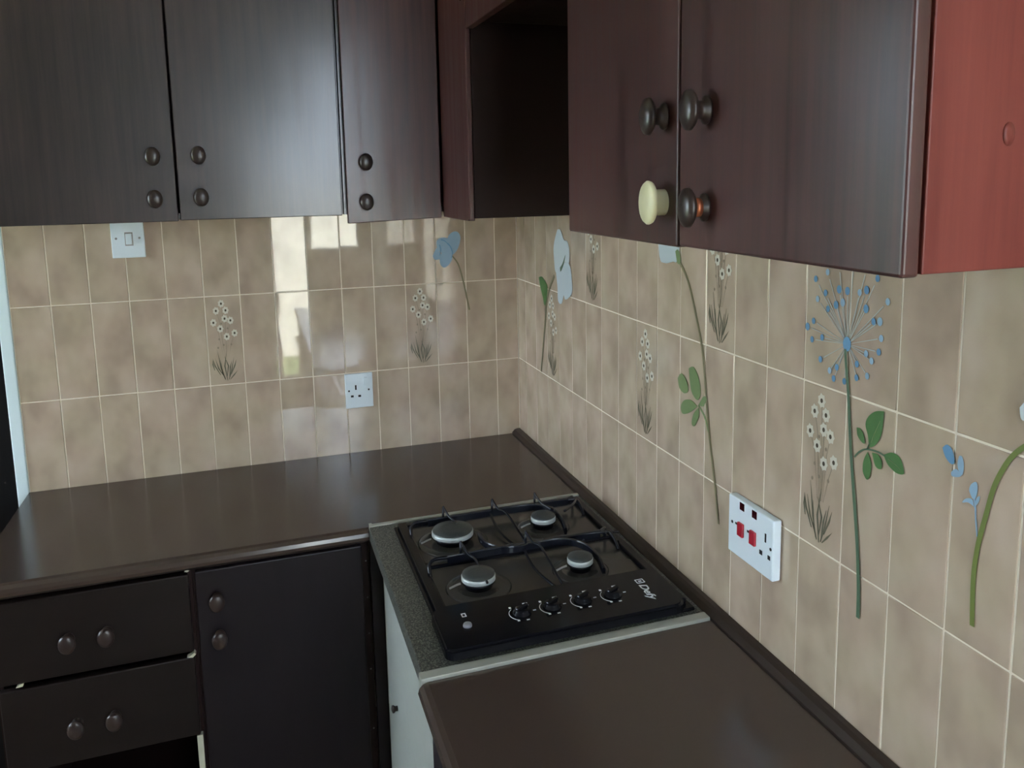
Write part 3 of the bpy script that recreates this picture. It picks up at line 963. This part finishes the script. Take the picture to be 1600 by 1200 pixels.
# ------------------------------------------------------------------ flower stickers on the tiles
# outlines in wall coordinates (metres along the wall, metres up)
STK = {
    'A_p1': [(-0.2368,1.521),(-0.2387,1.5515),(-0.2321,1.5815),(-0.2176,1.5947),(-0.202,1.5955),(-0.1924,1.5827),(-0.193,1.5633),(-0.2023,1.5388),(-0.217,1.5228)],
    'A_p2': [(-0.2846,1.5205),(-0.2786,1.534),(-0.2668,1.5499),(-0.2618,1.5332),(-0.2539,1.5163),(-0.2654,1.5085),(-0.2794,1.5092)],
    'A_p3': [(-0.2698,1.5446),(-0.2705,1.5666),(-0.2603,1.5771),(-0.2407,1.5777),(-0.2241,1.5674),(-0.2191,1.5451),(-0.2198,1.523),(-0.2397,1.5211),(-0.2536,1.5273)],
    'A_p4': [(-0.2564,1.5274),(-0.2363,1.5376),(-0.2213,1.5203),(-0.2232,1.5037),(-0.2351,1.4876),(-0.2494,1.4814),(-0.2603,1.4917),(-0.2625,1.5112)],
    'A_stem': [(-0.22,1.5174),(-0.2036,1.4944),(-0.1931,1.4631),(-0.1829,1.4176),(-0.1754,1.3776),(-0.1679,1.3374)],
    'B_p1': [(-0.3801,1.6162),(-0.4062,1.6157),(-0.4299,1.5897),(-0.456,1.5876),(-0.4707,1.5616),(-0.4647,1.5263),(-0.4335,1.5272),(-0.3949,1.4916),(-0.3618,1.4922),(-0.3516,1.5237),(-0.3496,1.5681)],
    'B_p2': [(-0.3673,1.4907),(-0.401,1.5123),(-0.444,1.5282),(-0.4748,1.5195),(-0.4891,1.4785),(-0.4884,1.4474),(-0.4623,1.4283),(-0.436,1.4207),(-0.4256,1.4313),(-0.4087,1.4049),(-0.3815,1.4091),(-0.3772,1.4493)],
    'B_leaf': [(-0.2158,1.4597),(-0.2434,1.4649),(-0.2733,1.4534),(-0.2907,1.4387),(-0.2834,1.404),(-0.2644,1.3779),(-0.2472,1.4076),(-0.2296,1.4312)],
    'B_stem': [(-0.3501,1.4787),(-0.3083,1.4366),(-0.2801,1.3781),(-0.2616,1.3066),(-0.2398,1.2242),(-0.2223,1.163)],
    'C_p': [(-0.9954,1.6122),(-1.0741,1.6156),(-1.0695,1.5948),(-1.0492,1.5853),(-1.0122,1.5792),(-0.9902,1.5932)],
    'C_stem': [(-1.0664,1.5946),(-1.11,1.5534),(-1.1452,1.483),(-1.1701,1.4178),(-1.1863,1.3316),(-1.2023,1.2457),(-1.2227,1.1617),(-1.2384,1.0841)],
    'C_l0': [(-1.1192,1.3716),(-1.1383,1.3784),(-1.1578,1.3599),(-1.166,1.3315),(-1.1543,1.3132),(-1.13,1.3276)],
    'C_l1': [(-1.0746,1.3405),(-1.0897,1.3546),(-1.11,1.3436),(-1.1183,1.3247),(-1.1026,1.3146),(-1.0822,1.3211)],
    'C_l2': [(-1.1546,1.3005),(-1.1305,1.307),(-1.103,1.2999),(-1.0891,1.283),(-1.0966,1.2691),(-1.1262,1.2799)],
    'C_l3': [(-1.1594,1.2992),(-1.1616,1.2845),(-1.1462,1.2569),(-1.1336,1.2585),(-1.1408,1.2813)],
    'C_l4': [(-1.1592,1.3043),(-1.1772,1.3268),(-1.1883,1.3246),(-1.1778,1.3067)],
    'C_br': [(-1.1574,1.3038),(-1.183,1.2854),(-1.1974,1.2593)],
    'D_dots': [(-1.529,1.6135),(-1.556,1.5901),(-1.574,1.5899),(-1.5994,1.5908),(-1.6133,1.5963),(-1.526,1.5808),(-1.508,1.5689),(-1.5328,1.5568),(-1.5504,1.5655),(-1.5648,1.5713),(-1.6137,1.5688),(-1.6297,1.5526),(-1.642,1.5546),(-1.5004,1.5327),(-1.4862,1.5212),(-1.6459,1.5311),(-1.5217,1.5099),(-1.4981,1.5025),(-1.6177,1.5033),(-1.6423,1.5106),(-1.5194,1.4744),(-1.5417,1.4613),(-1.5575,1.4699),(-1.5998,1.484),(-1.6291,1.495),(-1.5514,1.4508),(-1.6003,1.4635),(-1.6219,1.4709),(-1.6336,1.6154)],
    'D_c': [(-1.578,1.51)],
    'D_stem': [(-1.575,1.502),(-1.5784,1.4781),(-1.5848,1.4401),(-1.5953,1.3534),(-1.6041,1.2961),(-1.6174,1.2101),(-1.6242,1.1415),(-1.6255,1.0955)],
    'D_l0': [(-1.6577,1.4278),(-1.6424,1.4236),(-1.6287,1.4126),(-1.623,1.3989),(-1.6288,1.3836),(-1.633,1.3679),(-1.6424,1.3721),(-1.6525,1.3861),(-1.6562,1.4014)],
    'D_l1': [(-1.6054,1.3889),(-1.6138,1.3889),(-1.6208,1.3812),(-1.6232,1.3697),(-1.6166,1.3701),(-1.6078,1.3772)],
    'D_m0': [(-1.6296,1.3585),(-1.6377,1.3443),(-1.6371,1.3272),(-1.631,1.3165),(-1.6219,1.3261),(-1.6225,1.3435)],
    'D_m1': [(-1.6384,1.3606),(-1.6505,1.3612),(-1.658,1.3533),(-1.6571,1.3418),(-1.6461,1.343)],
    'D_m2': [(-1.661,1.3646),(-1.6764,1.3729),(-1.691,1.3704),(-1.6978,1.3587),(-1.6994,1.3492),(-1.6859,1.3464),(-1.6698,1.3531)],
    'D_m3': [(-1.61,1.38),(-1.622,1.39),(-1.6247,1.3739),(-1.6193,1.368)],
    'D_br': [(-1.6035,1.3423),(-1.6144,1.3545),(-1.6282,1.3623),(-1.6502,1.3652),(-1.6638,1.3635)],
    'E_stem': [(-1.8238,1.1914),(-1.8219,1.2262),(-1.8212,1.2641),(-1.8251,1.3038),(-1.8326,1.3415),(-1.8411,1.3814),(-1.8528,1.4112),(-1.8649,1.4316),(-1.8795,1.4474),(-1.8984,1.4654)],
    'E_stem2': [(-1.8225,1.3107),(-1.8185,1.3331),(-1.8167,1.3484),(-1.811,1.3728)],
    'E_l0': [(-1.7623,1.4075),(-1.769,1.4138),(-1.7773,1.4096),(-1.7825,1.395),(-1.7771,1.3905),(-1.7676,1.3969)],
    'E_l1': [(-1.7887,1.4052),(-1.7933,1.4054),(-1.7966,1.3944),(-1.795,1.3818),(-1.7902,1.3842),(-1.787,1.3939)],
    'E_l2': [(-1.7779,1.3798),(-1.7853,1.3865),(-1.7935,1.3813),(-1.7892,1.377),(-1.7798,1.3751)],
    'E_l3': [(-1.815,1.3477),(-1.8066,1.3498),(-1.7976,1.3463),(-1.8033,1.3539),(-1.8122,1.356)],
    'E_l4': [(-1.8121,1.3573),(-1.8069,1.366),(-1.8093,1.3749),(-1.8164,1.3801),(-1.8187,1.3704),(-1.8165,1.359)],
    'E_l5': [(-1.8151,1.3464),(-1.8213,1.3555),(-1.8227,1.364),(-1.818,1.3595)],
    'E_l6': [(-1.8686,1.4857),(-1.8761,1.4902),(-1.877,1.4783),(-1.8706,1.4777)],
}
def flat(parent, name, pts, wall, mat, lay=1, smooth=True):
    """thin vinyl cut-out with outline pts in wall coordinates (along, up)"""
    if smooth:
        P = smooth_path([(*p, 0) for p in pts] + [(*pts[0], 0)], 4)[:-1]
        pts = [(p.x, p.y) for p in P]
    bm = bmesh.new()
    d = -.0010 - .0004 * lay
    prism(bm, pts, 'y' if wall == 'b' else 'x', d, d + .0003)
    return obj(name, bm, M[mat], parent)


def ribbon(parent, name, pts, w0, w1, wall, mat, lay=1, n=6):
    P = smooth_path([(*p, 0) for p in pts], n)
    L, Rr = [], []
    for i, p in enumerate(P):
        t = (P[min(i+1, len(P)-1)] - P[max(i-1, 0)]).normalized()
        w = w0 + (w1 - w0) * i / (len(P) - 1)
        s = Vector((-t.y, t.x, 0)) * w
        L.append(p + s); Rr.append(p - s)
    bm = bmesh.new()
    d = -.0010 - .0004 * lay
    def V(p, a): return bm.verts.new((p.x, a, p.y) if wall == 'b' else (a, p.x, p.y))
    rows = [[V(l, d), V(r, d), V(r, d + .0003), V(l, d + .0003)] for l, r in zip(L, Rr)]
    fs = []
    for a, b in zip(rows, rows[1:]):
        for i in range(4): fs.append(bm.faces.new((a[i], a[(i+1) % 4], b[(i+1) % 4], b[i])))
    fs += [bm.faces.new(rows[0]), bm.faces.new(rows[-1])]
    bmesh.ops.recalc_face_normals(bm, faces=fs)
    return obj(name, bm, M[mat], parent)


def sticker(loc, label):
    return thing('flower_sticker', loc, label, 'sticker', 'flower stickers on the tiles')


S = STK
a = sticker((-.22, 0, 1.337), 'blue poppy sticker with thin bent stem on the back wall near the corner')
flat(a, 'petal', S['A_p1'], 'b', 's_blue', 1); flat(a, 'petal', S['A_p2'], 'b', 's_blue', 2)
flat(a, 'petal', S['A_p3'], 'b', 's_blue', 3); flat(a, 'petal', S['A_p4'], 'b', 's_blue', 4)
for pts in ([(-.262, 1.556), (-.258, 1.540), (-.262, 1.522)], [(-.236, 1.560), (-.226, 1.548), (-.220, 1.528), (-.224, 1.512)], [(-.256, 1.572), (-.245, 1.568), (-.236, 1.560)]):
    ribbon(a, 'petal_line', pts, .0022, .0010, 'b', 's_blue2', 5)
ribbon(a, 'stem', S['A_stem'], .0022, .0030, 'b', 's_stem', 1)

b = sticker((0, -.40, 1.163), 'pale blue flower sticker with one green leaf, beside the wall corner')
flat(b, 'petal', S['B_p1'], 'r', 's_pale2', 2); flat(b, 'petal', S['B_p2'], 'r', 's_pale', 3)
flat(b, 'petal_shade', [(-.400, 1.508), (-.420, 1.522), (-.442, 1.548), (-.430, 1.522), (-.405, 1.497)], 'r', 's_stem_g', 4)
flat(b, 'leaf', S['B_leaf'], 'r', 's_green', 1)
ribbon(b, 'stem', S['B_stem'], .0050, .0040, 'r', 's_stem', 1)

c = sticker((0, -1.1, 1.084), 'tall sticker with pale flower half hidden under the cabinet and five soft green leaves')
flat(c, 'petal', [(-.978, 1.690)] + [(-.9902, 1.5932), (-1.0122, 1.5792), (-1.0492, 1.5853), (-1.0695, 1.5948), (-1.085, 1.690), (-1.03, 1.71)], 'r', 's_pale', 2)
flat(c, 'calyx', [(-1.060, 1.608), (-1.072, 1.612), (-1.082, 1.590), (-1.070, 1.583)], 'r', 's_green2', 3)
ribbon(c, 'stem', S['C_stem'], .0034, .0030, 'r', 's_stem', 1)
for i in range(5): flat(c, 'leaf', S['C_l%d' % i], 'r', 's_green2', 2)
ribbon(c, 'leaf_stalk', S['C_br'], .0022, .0022, 'r', 's_green2', 1)

d = sticker((0, -1.6, 1.0955), 'large round blue allium sticker with long dark green stem and leaves')
cy_, cz_ = S['D_c'][0]
dots = S['D_dots'] + [(-1.553, 1.628), (-1.585, 1.640), (-1.612, 1.630), (-1.502, 1.600), (-1.655, 1.585), (-1.575, 1.4520)]
for (y, z) in dots:
    ribbon(d, 'ray', [(cy_ + (y - cy_) * .10, cz_ + (z - cz_) * .10), (cy_ + (y - cy_) * .9, cz_ + (z - cz_) * .9)], .0004, .0008, 'r', 's_ray', 1, 2)
for i, (y, z) in enumerate(dots):
    r = .0050 if i in (1, 2, 4, 8, 9, 10, 12, 14) else .0041
    flat(d, 'floret', [(y + r*math.cos(2*math.pi*k/10), z + 1.3*r*math.sin(2*math.pi*k/10)) for k in range(10)], 'r', 's_dot' if i % 3 else 's_blue', 2, False)
flat(d, 'flower_centre', [(cy_ + .0085*math.cos(2*math.pi*k/14), cz_ + .0115*math.sin(2*math.pi*k/14)) for k in range(14)], 'r', 's_blue2', 3, False)
ribbon(d, 'stem', S['D_stem'], .0022, .0034, 'r', 's_stem_g', 4)
for k_ in ('D_l0', 'D_l1', 'D_m0', 'D_m1', 'D_m2'): flat(d, 'leaf', S[k_], 'r', 's_green', 2)
ribbon(d, 'leaf_stalk', S['D_br'], .0014, .0012, 'r', 's_stem_g', 3)
ribbon(d, 'leaf_stalk', [(-1.628, 1.362), (-1.634, 1.374)], .0010, .0010, 'r', 's_stem_g', 3)
for q in ([(-1.636, 1.375), (-1.644, 1.395), (-1.652, 1.412)], [(-1.670, 1.362), (-1.684, 1.358), (-1.693, 1.354)]):
    ribbon(d, 'leaf_vein', q, .0006, .0003, 'r', 's_green2', 3)

e = sticker((0, -1.83, 1.19), 'curved yellow green stem sticker with a small blue sprig, near the red end panel')
ribbon(e, 'stem', S['E_stem'] + [(-1.935, 1.495), (-1.98, 1.525), (-2.03, 1.54)], .0034, .0030, 'r', 's_stem_y', 2)
ribbon(e, 'sprig_stalk', S['E_stem2'], .0010, .0012, 'r', 's_blue', 1)
for i in range(6): flat(e, 'leaf', S['E_l%d' % i], 'r', 's_blue2' if i in (0,) else 's_blue', 2)
flat(e, 'leaf', [(-1.868, 1.490), (-1.880, 1.505), (-1.892, 1.500), (-1.886, 1.482), (-1.872, 1.476)], 'r', 's_pale2', 2)
